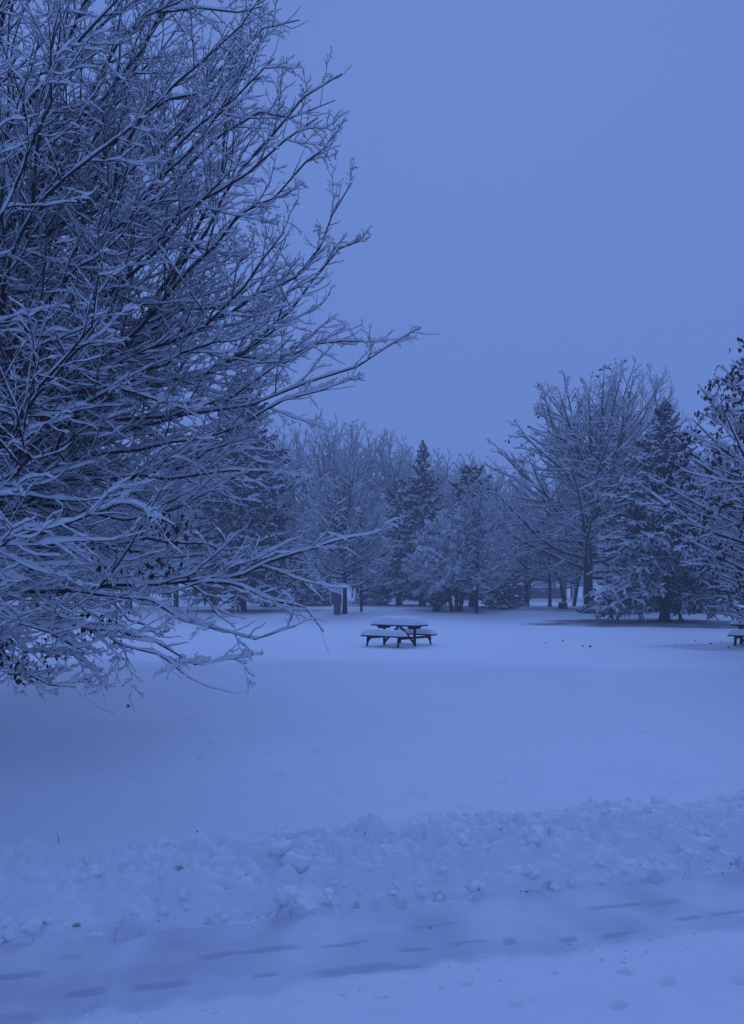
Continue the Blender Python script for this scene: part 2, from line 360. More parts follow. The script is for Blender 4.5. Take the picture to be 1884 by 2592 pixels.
def grow(S, D, L, K, wander, trop, rr, curl=0.):
    "polylines from S along D; trop bends them up (+) or down (-)"
    Nn = len(S); P = np.empty((Nn, K, 3)); P[:,0] = S; d = norm(D); st = (L/(K-1))[:,None]
    for k in range(1, K):
        tr = trop if np.isscalar(trop) else trop[:,None]
        d = norm(d + wander*rr.randn(Nn, 3) + UP*(tr + curl*(k/K)))
        P[:,k] = P[:,k-1] + d*st
    return P
def spawn(P, R, n, t0, t1, ang, Lf, K, wander, trop, rr, flat=.5, r_mul=.5, r_max=.03, r_min=.004, tip=.5, base_len=None, curl=0.):
    "n side branches on every polyline"
    Nn, Kp = P.shape[:2]
    t = t0 + (t1-t0)*((np.arange(n)[None] + rr.rand(Nn, n))/n)
    f = t*(Kp-1); i = np.minimum(f.astype(int), Kp-2); fr = (f-i)[...,None]; ar = np.arange(Nn)[:,None]
    S = P[ar,i]*(1-fr) + P[ar,i+1]*fr; T = norm(P[ar,i+1]-P[ar,i])
    Rr = R[ar,i]*(1-fr[...,0]) + R[ar,i+1]*fr[...,0]
    s = np.cross(T, UP); l = np.linalg.norm(s, axis=-1, keepdims=True); s = np.where(l < .15, norm(np.cross(T, np.array([1.,.3,0]))), s/np.maximum(l, 1e-6))
    u = np.cross(s, T)
    sg = np.where((np.arange(n)[None] + rr.randint(0, 2, (Nn,1))) % 2 == 0, 1., -1.)
    az = np.where(rr.rand(Nn, n) < flat, rr.randn(Nn, n)*.35, rr.uniform(-1.57, 1.57, (Nn, n)))
    Nv = s*(sg*np.cos(az))[...,None] + u*np.sin(az)[...,None]
    a = np.radians(np.clip(ang*(1+.32*rr.randn(Nn, n)), 12, 100))[...,None]
    D = T*np.cos(a) + Nv*np.sin(a)
    pl = np.linalg.norm(np.diff(P, axis=1), axis=-1).sum(1)[:,None] if base_len is None else base_len
    L = Lf(t)*pl*(.65+.6*rr.rand(Nn, n))
    S = S.reshape(-1, 3); D = D.reshape(-1, 3); L = np.broadcast_to(L, (Nn, n)).reshape(-1)
    Q = grow(S, D, L, K, wander, trop, rr, curl)
    r0 = np.clip(Rr.reshape(-1)*r_mul, r_min, r_max)
    RR = r0[:,None]*np.linspace(1, tip, K)[None]
    return Q, RR
def spline(pts, K):
    "Catmull-Rom through the given points, resampled to K"
    p = np.array(pts, float); p = np.vstack([2*p[0]-p[1], p, 2*p[-1]-p[-2]]); out = []
    for i in range(1, len(p)-2):
        for t in np.linspace(0, 1, 12, endpoint=False):
            out.append(.5*((2*p[i])+(-p[i-1]+p[i+1])*t+(2*p[i-1]-5*p[i]+4*p[i+1]-p[i+2])*t*t+(-p[i-1]+3*p[i]-3*p[i+1]+p[i+2])*t**3))
    out.append(p[-2]); out = np.array(out)
    d = np.r_[0, np.cumsum(np.linalg.norm(np.diff(out, axis=0), axis=1))]
    return np.stack([np.interp(np.linspace(0, d[-1], K), d, out[:,k]) for k in range(3)], 1)
def leaves(mb, pts, size, rr, per=(2, 6), spread=.10):
    V = []; Qs = []; n = 0
    for p in pts:
        for k in range(rr.randint(*per)):
            c = p + rr.randn(3)*spread*np.array([1,1,.6]); a = rr.uniform(0, 6.28); d = np.array([math.cos(a), math.sin(a), 0])
            L = size*rr.uniform(.6, 1.3); w = L*rr.uniform(.22, .42); dn = norm(np.array([rr.randn()*.3, rr.randn()*.3, -1]))
            o = np.cross(dn, d); cu = o*w*rr.uniform(.2, .7)
            V += [c, c+dn*L*.4+d*w+cu, c+dn*L, c+dn*L*.45-o*w*.2, c+dn*L*.4-d*w+cu]
            Qs += [[n, n+1, n+2, n+3], [n, n+3, n+2, n+4]]; n += 5
    mb.add(np.array(V), np.array(Qs))

# ------------------------------------------------------------------ the big bare tree in the foreground
R_ = np.random.RandomState(2024)
TX, TY = -7.3, 11.6
ft = empty('beech_tree', (TX, TY, gz(TX, TY)), 'huge bare tree coated in snow spreading its limbs in from the left of the snowfield', 'tree')
FTO = np.array(ft.location)
trunk = spline([(TX,TY,-.6),(TX+.05,TY,1.5),(TX-.1,TY+.1,4),(TX+.2,TY-.1,7.5),(TX+.1,TY,11),(TX+.3,TY+.1,16.5)], 22)[None]
tr = np.interp(np.linspace(0,1,22), [0,.05,.12,.3,.6,1], [.55,.40,.33,.27,.15,.02])[None]
mb = MB(); tubes(mb, trunk, tr, 14, .03, R_); mb.build('trunk', BARK, ft, off=FTO)
def tp(z): return np.array([np.interp(z, trunk[0,:,2], trunk[0,:,k]) for k in range(3)])
env_z = [0, .25, .9, 2, 3.2, 5, 7.3, 9, 11.2, 14, 17]; env_r = [3.6, 4.4, 5.5, 6.1, 6.3, 6.9, 7.1, 6.5, 5.7, 4.0, 1.4]
limbs = []
def hero(pts, z0, r0=.07, dens=1.):
    P = [W(*p) for p in pts]; q = tp(z0)
    limbs.append((spline([q]+P, 16), r0, dens))
hero([(0,1500,9.9),(95,1484,9.8),(200,1497,9.8),(300,1495,9.9),(345,1478,10),(480,1470,10.1),(600,1458,10.2),(690,1418,10.4),(770,1385,10.5),(860,1378,10.7),(965,1355,10.9)], 1.9, .065, 1.)
hero([(330,1496,10),(520,1462,10),(640,1500,9.9),(735,1520,9.8),(785,1575,9.7),(812,1608,9.6)], 1.8, .022, .5)
hero([(200,1500,9.4),(400,1520,9.3),(470,1565,9.2),(510,1597,9.1),(620,1612,9),(742,1603,8.9)], 1.7, .025, .6)
hero([(0,1690,8.6),(60,1708,8.4),(130,1721,8.2),(178,1734,8)], 1.2, .035, 1.)
hero([(0,1620,9),(110,1645,8.8),(190,1665,8.7),(270,1672,8.6)], 1.4, .03, 1.)
hero([(0,1560,8.4),(90,1600,8.3),(190,1625,8.2),(290,1610,8.1)], 1.5, .03, 1.)
hero([(100,1560,9),(230,1590,8.8),(300,1640,8.6),(380,1660,8.5),(488,1707,8.3)], 1.5, .026, .7)
hero([(150,1570,8.6),(330,1600,8.5),(470,1660,8.4),(592,1672,8.3)], 1.5, .03, .7)
hero([(0,720,11),(40,600,11),(70,535,11),(130,440,11),(200,310,11),(310,90,11),(450,0,11),(520,-60,11)], 4.0, .08)
hero([(0,640,10),(12,380,10),(22,200,10),(32,0,10),(40,-150,10)], 4.2, .07)
hero([(180,1010,12),(330,860,12),(430,700,12),(500,585,12),(555,470,12),(572,340,12),(605,200,12),(690,70,12)], 2.9, .085)
hero([(180,1020,11.5),(330,870,11.5),(430,730,11.5),(530,570,11.5),(600,450,11.5),(700,330,11.5),(790,240,11.5),(862,190,11.5)], 2.8, .08)
hero([(60,1060,11),(340,850,11),(420,745,11),(510,660,11),(610,570,11),(710,470,11),(790,400,11),(848,358,11)], 2.9, .07)
hero([(150,1090,12),(300,930,12),(420,850,12),(560,800,12),(700,730,12),(800,650,12),(840,590,12),(880,455,12)], 2.7, .075)
hero([(200,1070,12.3),(450,960,12.3),(640,880,12.3),(760,760,12.3),(850,650,12.3),(890,612,12.3),(935,592,12.3)], 2.6, .075)
hero([(150,1080,12.5),(350,1000,12.5),(560,920,12.5),(700,900,12.5),(830,860,12.5),(950,865,12.5)], 2.6, .06)
hero([(100,1150,12.2),(350,1080,12.2),(560,1040,12),(740,990,12),(880,935,12),(980,880,12),(1062,828,12)], 2.5, .055, .4)
hero([(100,1180,11.6),(350,1140,11.6),(560,1090,11.6),(730,1010,11.6),(810,990,11.6),(880,965,11.6)], 2.4, .06, .7)
hero([(100,1230,11),(400,1210,11),(600,1190,11),(760,1220,11),(795,1215,11)], 2.4, .05)
hero([(0,1395,7.4),(60,1350,7.4),(150,1338,7.4),(210,1335,7.5),(300,1290,7.6),(420,1330,7.6)], 2.0, .03)
hero([(60,1180,8),(40,1130,8),(25,1060,8),(100,1000,8),(190,900,8),(260,700,8)], 2.6, .07)
hero([(0,560,8),(60,430,8),(105,300,8),(130,180,8),(145,0,8)], 3.2, .05)
hero([(230,800,10.5),(280,620,10.5),(300,400,10.5),(420,230,10.5),(560,120,10.5),(680,-20,10.5)], 3.4, .06)
hero([(230,300,11),(330,150,11),(430,40,11),(540,22,11),(620,45,11),(672,18,11)], 5.2, .05, .8)
hero([(330,600,12.5),(450,330,12.5),(560,180,12.5),(660,90,12.5),(760,60,12.5)], 3.6, .06)
hero([(350,560,11.8),(520,380,11.8),(650,300,11.8),(760,280,11.8),(840,250,11.8)], 3.4, .06)
n_h = len(limbs)
for k in range(26):
    z1 = 3.6 + 9.5*((k+.5)/26)**.9; az = R_.uniform(-.95, .75); rad = np.interp(z1, env_z, env_r)*R_.uniform(.80, .93)*(1.08 if z1 > 7.5 else 1)
    E = np.array([TX + rad*math.cos(az), TY + rad*math.sin(az)*.85, z1])
    S_ = tp(np.interp(z1, [1,3.6,7.5,11.5,16.5], [1.9,2.3,3.2,5.0,10]) + R_.uniform(-.3,.3)); q = norm(E-S_)
    P = spline([S_, S_+(E-S_)*.35+R_.randn(3)*.28, S_+(E-S_)*.7+R_.randn(3)*.28-UP*.1, E], 16); limbs.append((P, .06, 1.))
for k in range(44):
    u = (k+.5)/44
    z1 = np.interp(u, [0,.12,.35,.65,.85,1], [.35,1.3,3.6,7.5,11.5,16.5]) + R_.uniform(-.3, .3)
    az = (k*2.399963) % (2*np.pi)
    if math.cos(az) < -.35 and k % 2: az = np.pi - az      # fewer limbs where the crown is turned away
    rad = np.interp(z1, env_z, env_r)*R_.uniform(.76, .95)
    E = np.array([TX + rad*math.cos(az), TY + rad*math.sin(az)*.70, max(z1, .75)])
    z0 = np.interp(z1, [.3,1.3,3.6,7.5,11.5,16.5], [1.6,1.9,2.3,3.4,6.0,11.5]) + R_.uniform(-.3,.3)
    S_ = tp(z0); c1 = S_ + (E-S_)*.4 + UP*np.interp(z1, [.3,2,5,12], [.55,.3,.0,-.5]); c2 = S_ + (E-S_)*.75 + UP*np.interp(z1, [.3,2,5,12], [.3,.0,-.25,-.3])
    P = spline([S_, c1+R_.randn(3)*.15, c2+R_.randn(3)*.15, E], 16)
    limbs.append((P, np.interp(z1, [.3, 3, 8, 17], [.05,.07,.08,.05]), np.interp(z1, [.3,1.5,2.5], [.22,.40,1.])))
for li, (P, r0, dens) in enumerate(limbs):
    LV = np.interp(P[-1,2], [0,1.6,2.2], [.62,.8,1.])
    rr = np.random.RandomState(300+li)
    P = P[None] + rr.randn(1, 16, 3)*.05*np.linspace(0, 1, 16)[None,:,None]
    L = np.linalg.norm(np.diff(P[0], axis=0), axis=1).sum(); r0 *= .54
    Rl = (r0*(1-np.linspace(0,1,16))**.75 + .006)[None]
    hi = np.mean(P[0,8:,2]); up = np.interp(hi, [0,1,3,8], [.02,.02,.035,.06]); sn = np.interp(hi, [0,2,5,9,14], [1.4,1.4,1.4,1.2,.95])
    P2, R2 = spawn(P, Rl, int(15*dens+3), .15, .99, 44, lambda t: .34*(1.05-t)**.55, 13, .10, up*.7, rr, .45, .55, .018, .0055, .35, base_len=min(L, 7.)*LV)
    P3, R3 = spawn(P2, R2, 8, .10, 1., 46, lambda t: .40*(1.15-t)**.5, 7, .20, up, rr, .4, .6, .0062, .0038, .6)
    P4, R4 = spawn(P3, R3, 3, .2, 1., 46, lambda t: .50*(1.2-t), 3, .2, up, rr, .4, .7, .0040, .0029, .65)
    P5, R5 = spawn(P, Rl, int(14*dens), .45, 1., 38, lambda t: .09+0*t, 6, .17, up+.02, rr, .5, .6, .006, .004, .5, base_len=min(L, 6.))
    m1 = MB(); tubes(m1, P, Rl, 8, .04, rr); tubes(m1, P2, R2, 5, .05, rr)
    m2 = MB(); tubes(m2, P3, R3, 3); tubes(m2, P4, R4, 3); tubes(m2, P5, R5, 3)
    m3 = MB()
    # finer points so the snow on the limb is lumpy
    Pf = spline(P[0], 44)[None]; Rf = np.interp(np.linspace(0,1,44), np.linspace(0,1,16), Rl[0])[None]
    snowcap(m3, Pf, Rf*.9, .003*sn, .026*sn, 5, .38, rr, 2.0)
    snowcap(m3, P2, R2, .005, .028*sn, 5, .5, rr)
    snowcap(m3, P3, R3, .0034, .020*sn, 5, .5, rr)
    snowcap(m3, P4, R4, .0025, .007*sn, 4, .45, rr)
    snowcap(m3, P5, R5, .004, .012*sn, 4, .45, rr)
    lo = m1.build('limb', BARK, ft, off=FTO)
    m2.build('twig_sprays', BARK, lo, off=FTO); m3.build('snow', TSNOW, lo, off=FTO)
# clusters of dead leaves that never fell, hanging low in the crown
mb = MB(); rr = np.random.RandomState(77)
pts = []
for (px, py, y, n, sp) in ((30,1655,8.6,14,.28),(75,1690,8.4,8,.2),(180,1570,8.8,8,.25),(230,1600,8.8,9,.3),(410,1435,9.6,7,.12),(395,1360,10,9,.25),(440,1310,10,8,.2),(90,925,8.5,14,.25),(40,900,9,8,.2),
                    (190,600,10.5,9,.3),(60,1130,8,10,.25),(300,1440,9.5,5,.2),(120,1500,8.5,6,.3),(220,1000,10,7,.4),(290,700,12,5,.3)):
    c0 = W(px, py, y)
    for k in range(n): pts.append(c0 + rr.randn(3)*sp*np.array([1,.8,.35]))
leaves(mb, pts, .085, rr, (2, 5), .07)
mb.build('dead_leaves', LEAF, ft, off=FTO, smooth=False)

# ------------------------------------------------------------------ other bare trees
def place(px, py, y):
    x = (px-CX)/F*y; return x, y
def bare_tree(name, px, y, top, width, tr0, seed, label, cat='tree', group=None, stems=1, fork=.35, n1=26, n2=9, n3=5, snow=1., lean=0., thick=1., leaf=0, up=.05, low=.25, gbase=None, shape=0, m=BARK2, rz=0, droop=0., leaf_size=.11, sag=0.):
    rr = np.random.RandomState(seed); snow = snow*1.45
    x = (px-CX)/F*y; z0 = gz(x, y) if gbase is None else gbase
    H = CAMZ + (HY-top)/F*y - z0; Rw = width/2/F*y
    e = empty(name, (x, y, z0), label, cat, group)
    mt = MB(); mc = MB(); ms = MB(); allP = []; allR = []
    for s in range(stems):
        a = s*2.4+seed; off = np.array([math.cos(a), math.sin(a), 0])*(0 if stems == 1 else tr0*1.4)
        end = np.array([math.cos(a), math.sin(a), 0])*(0 if stems == 1 else Rw*.45) + np.array([lean*H, 0, H*.9])
        P = spline([off+(0,0,-.4), off*1.2+end*.25+(0,0,0), off+end*.6+rr.randn(3)*.02*H, off*0+end], 14)
        Rt = np.interp(np.linspace(0,1,14), [0,.06,.5,1], [tr0*1.35, tr0, tr0*.62, .02])*(1 if stems == 1 else .72)
        allP.append(P); allR.append(Rt)
    P = np.array(allP); Rt = np.array(allR)
    tubes(mt, P, Rt, 8, .05, rr); snowcap(ms, P, Rt*.5, .0, .0)if False else None
    # limbs to an egg-shaped envelope
    nl = n1; tt = low + (1-low)*((np.arange(nl)+rr.rand(nl))/nl)**.85; az = np.arange(nl)*2.399963 + rr.randn(nl)*.5; st = rr.randint(0, stems, nl)
    LP = []; LR = []
    for k in range(nl):
        h = tt[k]; v = (h-low)/(1-low)
        if shape == 0: er = Rw*math.sin(np.pi*(.18+.78*v))**.7
        elif shape == 1: er = Rw*(1-v)**.6*(.75+.25*math.sin(v*6))
        else: er = Rw*math.sqrt(max(.05, 1-(v*1.02)**2))
        er *= rr.uniform(.78, 1.05)
        zt = H*min(1.0, h*(1-.02) + fork*(.30*(1-v)+.08)*(1 if shape != 1 else .4)) + rr.uniform(-.02,.02)*H
        p0i = P[st[k]]; hs = np.clip(h*(.72 if shape != 1 else .9), .08, .97)*H*.9
        S_ = np.array([np.interp(hs, p0i[:,2], p0i[:,c_]) for c_ in range(3)])
        E = np.array([lean*H*h + er*math.cos(az[k]), er*math.sin(az[k]), zt - sag*H*(1-v)])
        dE = E-S_; sg_ = np.array([0,0,-.05*H])*(1 if shape != 1 else .4)
        LP.append(spline([S_, S_+dE*.3+sg_*.8+rr.randn(3)*.022*H, S_+dE*.68+sg_+rr.randn(3)*.026*H, E], 9)); r0 = min(tr0*.34, np.interp(hs, p0i[:,2], Rt[st[k]])*.62); LR.append(r0*(1-np.linspace(0,1,9))**.8+.008*thick)
    LP = np.array(LP); LR = np.array(LR)
    P2, R2 = spawn(LP, LR, n2, .12, .98, 42, lambda t: .42*(1.1-t)**.8, 6, .09, up, rr, .35, .5, .03*thick+.004, .009*thick, .5)
    P3, R3 = spawn(P2, R2, n3, .15, 1., 42, lambda t: .45*(1.2-t)**.7, 4, .11, up, rr, .35, .6, .012*thick, .0065*thick, .7)
    tubes(mc, LP, LR, 5, .05, rr); tubes(mc, P2, R2, 4); tubes(mc, P3, R3, 3)
    snowcap(ms, LP, LR, .012*snow, .06*snow, 5, .4, rr); snowcap(ms, P2, R2, .012*snow*thick, .040*snow*thick, 4, .45, rr); snowcap(ms, P3, R3, .011*snow*thick, .026*snow*thick, 4, .45, rr)
    mt.build('trunk', m, e); mc.build('crown', m, e); ms.build('snow', TSNOW, e)
    if leaf:
        ml = MB(); k = rr.randint(0, len(P3), leaf); leaves(ml, P3[k, -1], leaf_size, rr, (2, 5), .09); ml.build('dead_leaves', LEAF, e, smooth=False)
    e.rotation_euler.z = rz
    return e

# ------------------------------------------------------------------ conifers
def conifer(name, px, y, top, width, tr0, seed, label, group=None, cat='tree', nb=110, n2=11, n3=5, first=.12, snow=1., tuft=.045, m=NEEDLE, prof=.85, sweep=0., low_droop=.35, gbase=None, bare=0, bushy=0., clear=False):
    rr = np.random.RandomState(seed)
    x = (px-CX)/F*y; z0 = gz(x, y) if gbase is None else gbase
    H = CAMZ + (HY-top)/F*y - z0; Rw = width/2/F*y
    e = empty(name, (x, y, z0), label, cat, group)
    mt = MB(); mc = MB(); ms = MB()
    P = spline([(0,0,-.4),(0,0,H*.3),(.01*H,0,H*.7),(0,0,H)], 14)[None]
    tubes(mt, P, np.interp(np.linspace(0,1,14), [0,.05,1], [tr0*1.25,tr0,.015])[None], 9, .06, rr)
    v = ((np.arange(nb)+rr.rand(nb))/nb)**1.1; az = np.arange(nb)*2.399963+rr.randn(nb)*.25
    h = H*(first + (.985-first)*v)
    if clear: az = np.where((v < .16) & (np.abs((az+np.pi/2+np.pi) % (2*np.pi)-np.pi) < .75), az+np.pi*.8, az)
    L = Rw*np.maximum((1-v)**prof, .03)*rr.uniform(.72, 1.08, nb)*(1+.12*np.sin(v*31+seed))
    if bushy: L = L*(1-bushy) + bushy*Rw*np.sqrt(np.clip(1-v*v, 0, 1))*rr.uniform(.7, 1.05, nb)
    el = np.interp(v, [0,.3,.7,1], [-low_droop,-.12,.12,.9])
    D = np.stack([np.cos(az)*np.cos(el), np.sin(az)*np.cos(el), np.sin(el)], 1)
    S_ = np.stack([0*h, 0*h, h], 1)
    trop = np.interp(v, [0,.5,1], [-.035,-.02,.03])
    B = grow(S_, D, L, 9, .03, trop, rr, .10)
    if gbase is None: B[...,2] = np.maximum(B[...,2], .12)
    RB = np.linspace(1, .25, 9)[None]*np.clip(L*.012, .012, .06)[:,None]
    tubes(mc, B, RB, 4)
    B2, RB2 = spawn(B, RB, n2, .16, 1., 52, lambda t: .40*(1.12-t)**.8, 6, .06, -.06, rr, .75, 1, .02, .012, .6)
    B3, RB3 = spawn(B2, RB2, n3, .12, 1., 50, lambda t: .42*(1.15-t)**.7, 4, .08, -.06, rr, .7, 1, .02, .012, .6)
    f2 = RB2*0 + tuft*np.array([.5,.9,1,.9,.7,.25])[None]*(.7+.6*rr.rand(len(B2),1)); f3 = RB3*0 + tuft*.85*np.array([.6,1,.8,.25])[None]*(.7+.6*rr.rand(len(B3),1))
    fb = RB*0 + tuft*np.array([.3,.3,.5,.8,1,1,.9,.7,.3])[None]
    tubes(mc, B2, f2, 5, .35, rr); tubes(mc, B3, f3, 4, .35, rr); tubes(mc, B, np.minimum(fb, L[:,None]*.2), 5, .35, rr)
    # snow lies in pads, by whole boughs: some loaded, some shaken bare
    load = np.clip(.75+.55*rr.randn(nb), 0, 1.6)*snow
    l2 = np.repeat(load, n2); l3 = np.repeat(l2*np.clip(1+.5*rr.randn(len(l2)), 0, 2), n3); outer = np.clip(.25+np.linalg.norm(B3[:,0,:2], axis=1)/(Rw*.7), 0, 1)
    def cap(Pp, Rr, ld, w, hh, mm):
        for lo_, hi_ in ((.12,.5),(.5,.9),(.9,1.4),(1.4,9)):
            k = (ld > lo_) & (ld <= hi_); g_ = min(1.5, (lo_+min(hi_, 2))/2)
            if k.any(): snowcap(ms, Pp[k], Rr[k]*.8, w*g_, hh*g_, mm, .4, rr, 1.)
    cap(B, np.minimum(fb, L[:,None]*.2), load, tuft*.6, tuft*1.6, 5); cap(B2, f2, l2, tuft*.45, tuft*1.5, 5); cap(B3, f3, l3*outer, tuft*.4, tuft*1.2, 4)
    mt.build('trunk', BARK, e); mc.build('crown', m, e); ms.build('snow', TSNOW, e)
    return e

# right-hand group
conifer('spruce_tree', 1683, 37.5, 1005, 470, .27, 5, 'large snow-laden spruce with thick bare lower trunk, right side of the field', nb=190, n2=14, n3=6, first=.15, snow=1.5, tuft=.042, prof=.82, low_droop=.40, clear=True)
bare_tree('leafy_tree', 2130, 19.5, 770, 1010, .15, 14, 'snowy tree still holding clusters of brown dead leaves at the right edge', n1=80, n2=12, n3=6, snow=1.15, thick=.75, leaf=2600, up=.06, low=.08, shape=0, leaf_size=.14, fork=.5, m=BARK)
bare_tree('large_bare_tree', 1490, 52, 935, 640, .34, 23, 'broad bare tree with ascending dark limbs left of the large spruce', n1=40, n2=13, n3=7, snow=1.1, thick=1.4, up=.03, low=.2, shape=2, fork=.5, leaf=160, leaf_size=.22, m=BARK)
bare_tree('large_bare_tree', 1600, 56, 930, 430, .34, 29, 'tall bare tree directly behind the large spruce', n1=40, n2=11, n3=6, snow=1., thick=1.6, up=.08, low=.2, stems=3, shape=2, fork=.7, m=BARK)
bare_tree('young_bare_tree', 1333, 62, 1330, 190, .26, 31, 'small snowy tree with pale forked trunk left of the leaning thin trunk', n1=26, n2=8, n3=4, thick=1.6, low=.35, shape=2)
bare_tree('young_bare_tree', 1392, 58, 1300, 150, .15, 37, 'thin dark-trunked snowy tree between two forked small trees', n1=24, n2=8, n3=4, thick=1.6, low=.35, shape=2, m=BARK)
bare_tree('young_bare_tree', 1443, 60, 1300, 190, .22, 38, 'small forked snowy tree just left of the large spruce', n1=26, n2=8, n3=4, thick=1.6, low=.3, shape=2, stems=2, m=BARK)
# centre group
bare_tree('slender_tree', 1207, 47, 1200, 230, .11, 41, 'slender young tree with straight thin stem right of the white bush', n1=40, n2=10, n3=5, thick=1.2, low=.22, shape=2, snow=1., m=BARK)
bare_tree('snowy_bush_tree', 1155, 49, 1300, 290, .20, 43, 'low round tree smothered in white snow with several leaning stems', n1=80, n2=12, n3=9, thick=2.0, low=.25, shape=2, stems=3, snow=2.2, up=.0, m=BARK)
bare_tree('slender_tree', 873, 46, 1165, 260, .15, 47, 'straight-stemmed bare tree beside the grey utility box', n1=52, n2=10, n3=6, thick=1.3, low=.26, shape=2, snow=.9, m=BARK)
bare_tree('slender_tree', 915, 49, 1255, 190, .09, 53, 'thin bare tree with snow heaped at its foot right of the box tree', n1=30, n2=9, n3=5, thick=1.3, low=.25, shape=2, snow=.9, m=BARK)
conifer('spruce_tree', 1070, 62, 1112, 215, .30, 61, 'pointed spruce rising at the middle of the tree line', nb=140, n2=11, n3=5, first=.10, snow=.8, tuft=.085, m=NEEDLE, prof=.75, bushy=0.)
conifer('pine_tree', 1010, 66, 1215, 200, .28, 62, 'wide dark snow-clumped pine left of the pointed spruce', nb=80, n2=9, n3=5, first=.12, snow=.85, tuft=.11, m=PINE, bushy=.6)
conifer('pine_tree', 1195, 58, 1185, 240, .28, 63, 'round-topped dark pine with snow clumps right of the pointed spruce', nb=90, n2=9, n3=5, first=.16, snow=.85, tuft=.11, m=PINE, bushy=.8)
conifer('juniper_shrub', 1105, 49, 1440, 95, .3, 64, 'dark vase-shaped shrub stump under the white bush tree', cat='shrub', nb=40, n2=7, n3=4, first=.05, snow=.35, tuft=.05, low_droop=-.7, bushy=.5)
conifer('juniper_shrub', 1262, 54, 1432, 120, .12, 65, 'low dark evergreen shrub right of the slender stem', cat='shrub', nb=50, n2=8, n3=4, first=.03, snow=.9, tuft=.06, bushy=.4, low_droop=.2)
conifer('juniper_shrub', 1300, 60, 1440, 90, .1, 66, 'small evergreen shrub furthest right of the central group', cat='shrub', nb=40, n2=7, n3=4, first=.03, snow=1.1, tuft=.06, bushy=.4, low_droop=.2)
# left group, seen through the foreground crown
conifer('spruce_tree', 612, 50, 945, 360, .32, 71, 'tall dark spruce seen through the foreground branches', nb=170, n2=13, n3=5, first=.12, snow=.45, tuft=.085, prof=.6, bushy=.25)
for i, (px, y, top, wd, t0, lab) in enumerate(((543,54,1230,160,.13,'thin pole-like trunk left of the tall dark spruce'),(446,56,1200,260,.20,'mid-sized trunk third left of the tall dark spruce'),
        (326,52,1150,300,.26,'stout trunk seen under the long low foreground limb'),(225,60,1180,280,.2,'bare tree behind the low foreground branches, second from the left edge'),(90,58,1120,300,.22,'bare tree behind the foreground crown nearest the left edge'))):
    bare_tree('park_tree', px, y, top, wd, t0, 80+i, lab, n1=34, n2=9, n3=5, thick=1.5, low=.3, shape=2, snow=.9, m=BARK)
for i, (px, y, top, wd, lab) in enumerate(((690,58,1400,150,'dark snowy shrub just right of the tall dark spruce'),(765,62,1425,130,'low dark shrub left of the utility box'),(810,60,1470,70,'small white-topped bush touching the utility box'),
        (940,64,1430,110,'dark shrub behind the thin tree with the heaped foot'),(1560,47,1440,150,'low snowy shrub left behind the spruce trunk'),(1650,50,1455,170,'low snowy shrub directly behind the spruce trunk'),(1770,48,1445,190,'low snowy shrub right behind the spruce trunk'),(1850,52,1400,190,'bushy shrub behind the second picnic table'))):
    conifer('evergreen_shrub', px, y, top, wd, .1, 90+i, lab, cat='shrub', nb=46, n2=8, n3=4, first=.04, snow=1.0, tuft=.065, bushy=.5, low_droop=.1, m=PINE)
# hazy trees at the back
FAR = 'hazy bare trees along the back of the park'
spots = [(640,84,1090,230),(735,88,1065,230),(830,86,1050,250),(905,90,1062,230),(985,92,1085,220),(1030,98,1130,200),(1120,92,1140,220),(1180,90,1150,190),(1255,95,1175,210),(1340,98,1200,220),(1430,96,1195,230),(1530,95,1190,240),
         (1640,92,1180,240),(1760,90,1150,260),(1870,88,1130,260),(540,90,1110,240),(430,95,1120,250),(310,92,1130,260),(180,95,1110,260),(50,92,1100,260)]
for i, (px, y, top, wd) in enumerate(spots):
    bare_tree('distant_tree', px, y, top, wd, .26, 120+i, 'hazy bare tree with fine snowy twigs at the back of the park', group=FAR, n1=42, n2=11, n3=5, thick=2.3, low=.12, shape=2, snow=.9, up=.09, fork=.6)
# the woods that close the view
rr = np.random.RandomState(9); mw = MB(); mws = MB()
Ps = []; 
for k in range(420):
    y = rr.uniform(105, 190); x = rr.uniform(-.72, .72)*y; z0 = gz(x, y); H = rr.uniform(8, 17)
    Ps.append(spline([(x,y,z0-.3),(x+rr.randn()*.2,y,z0+H*.5),(x+rr.randn()*.5,y,z0+H)], 7))
Ps = np.array(Ps); Rw_ = np.linspace(.17,.03,7)[None]*rr.uniform(.6, 1.3, (len(Ps), 1))
P2, R2 = spawn(Ps, Rw_, 22, .12, 1., 48, lambda t: .34*(1.15-t)**.6, 5, .1, .08, rr, .1, .5, .05, .03, .5)
P3, R3 = spawn(P2, R2, 4, .2, 1., 42, lambda t: .5*(1.2-t), 3, .1, .06, rr, .1, .6, .03, .022, .7)
tubes(mw, Ps, Rw_, 5); tubes(mw, P2, R2, 3); tubes(mw, P3, R3, 3); snowcap(mws, P2, R2, .02, .05, 4, .4, rr); snowcap(mws, P3, R3, .015, .04, 4, .4, rr)
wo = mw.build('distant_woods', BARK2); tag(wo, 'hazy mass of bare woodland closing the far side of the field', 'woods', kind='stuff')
mws.build('snow', TSNOW, wo)

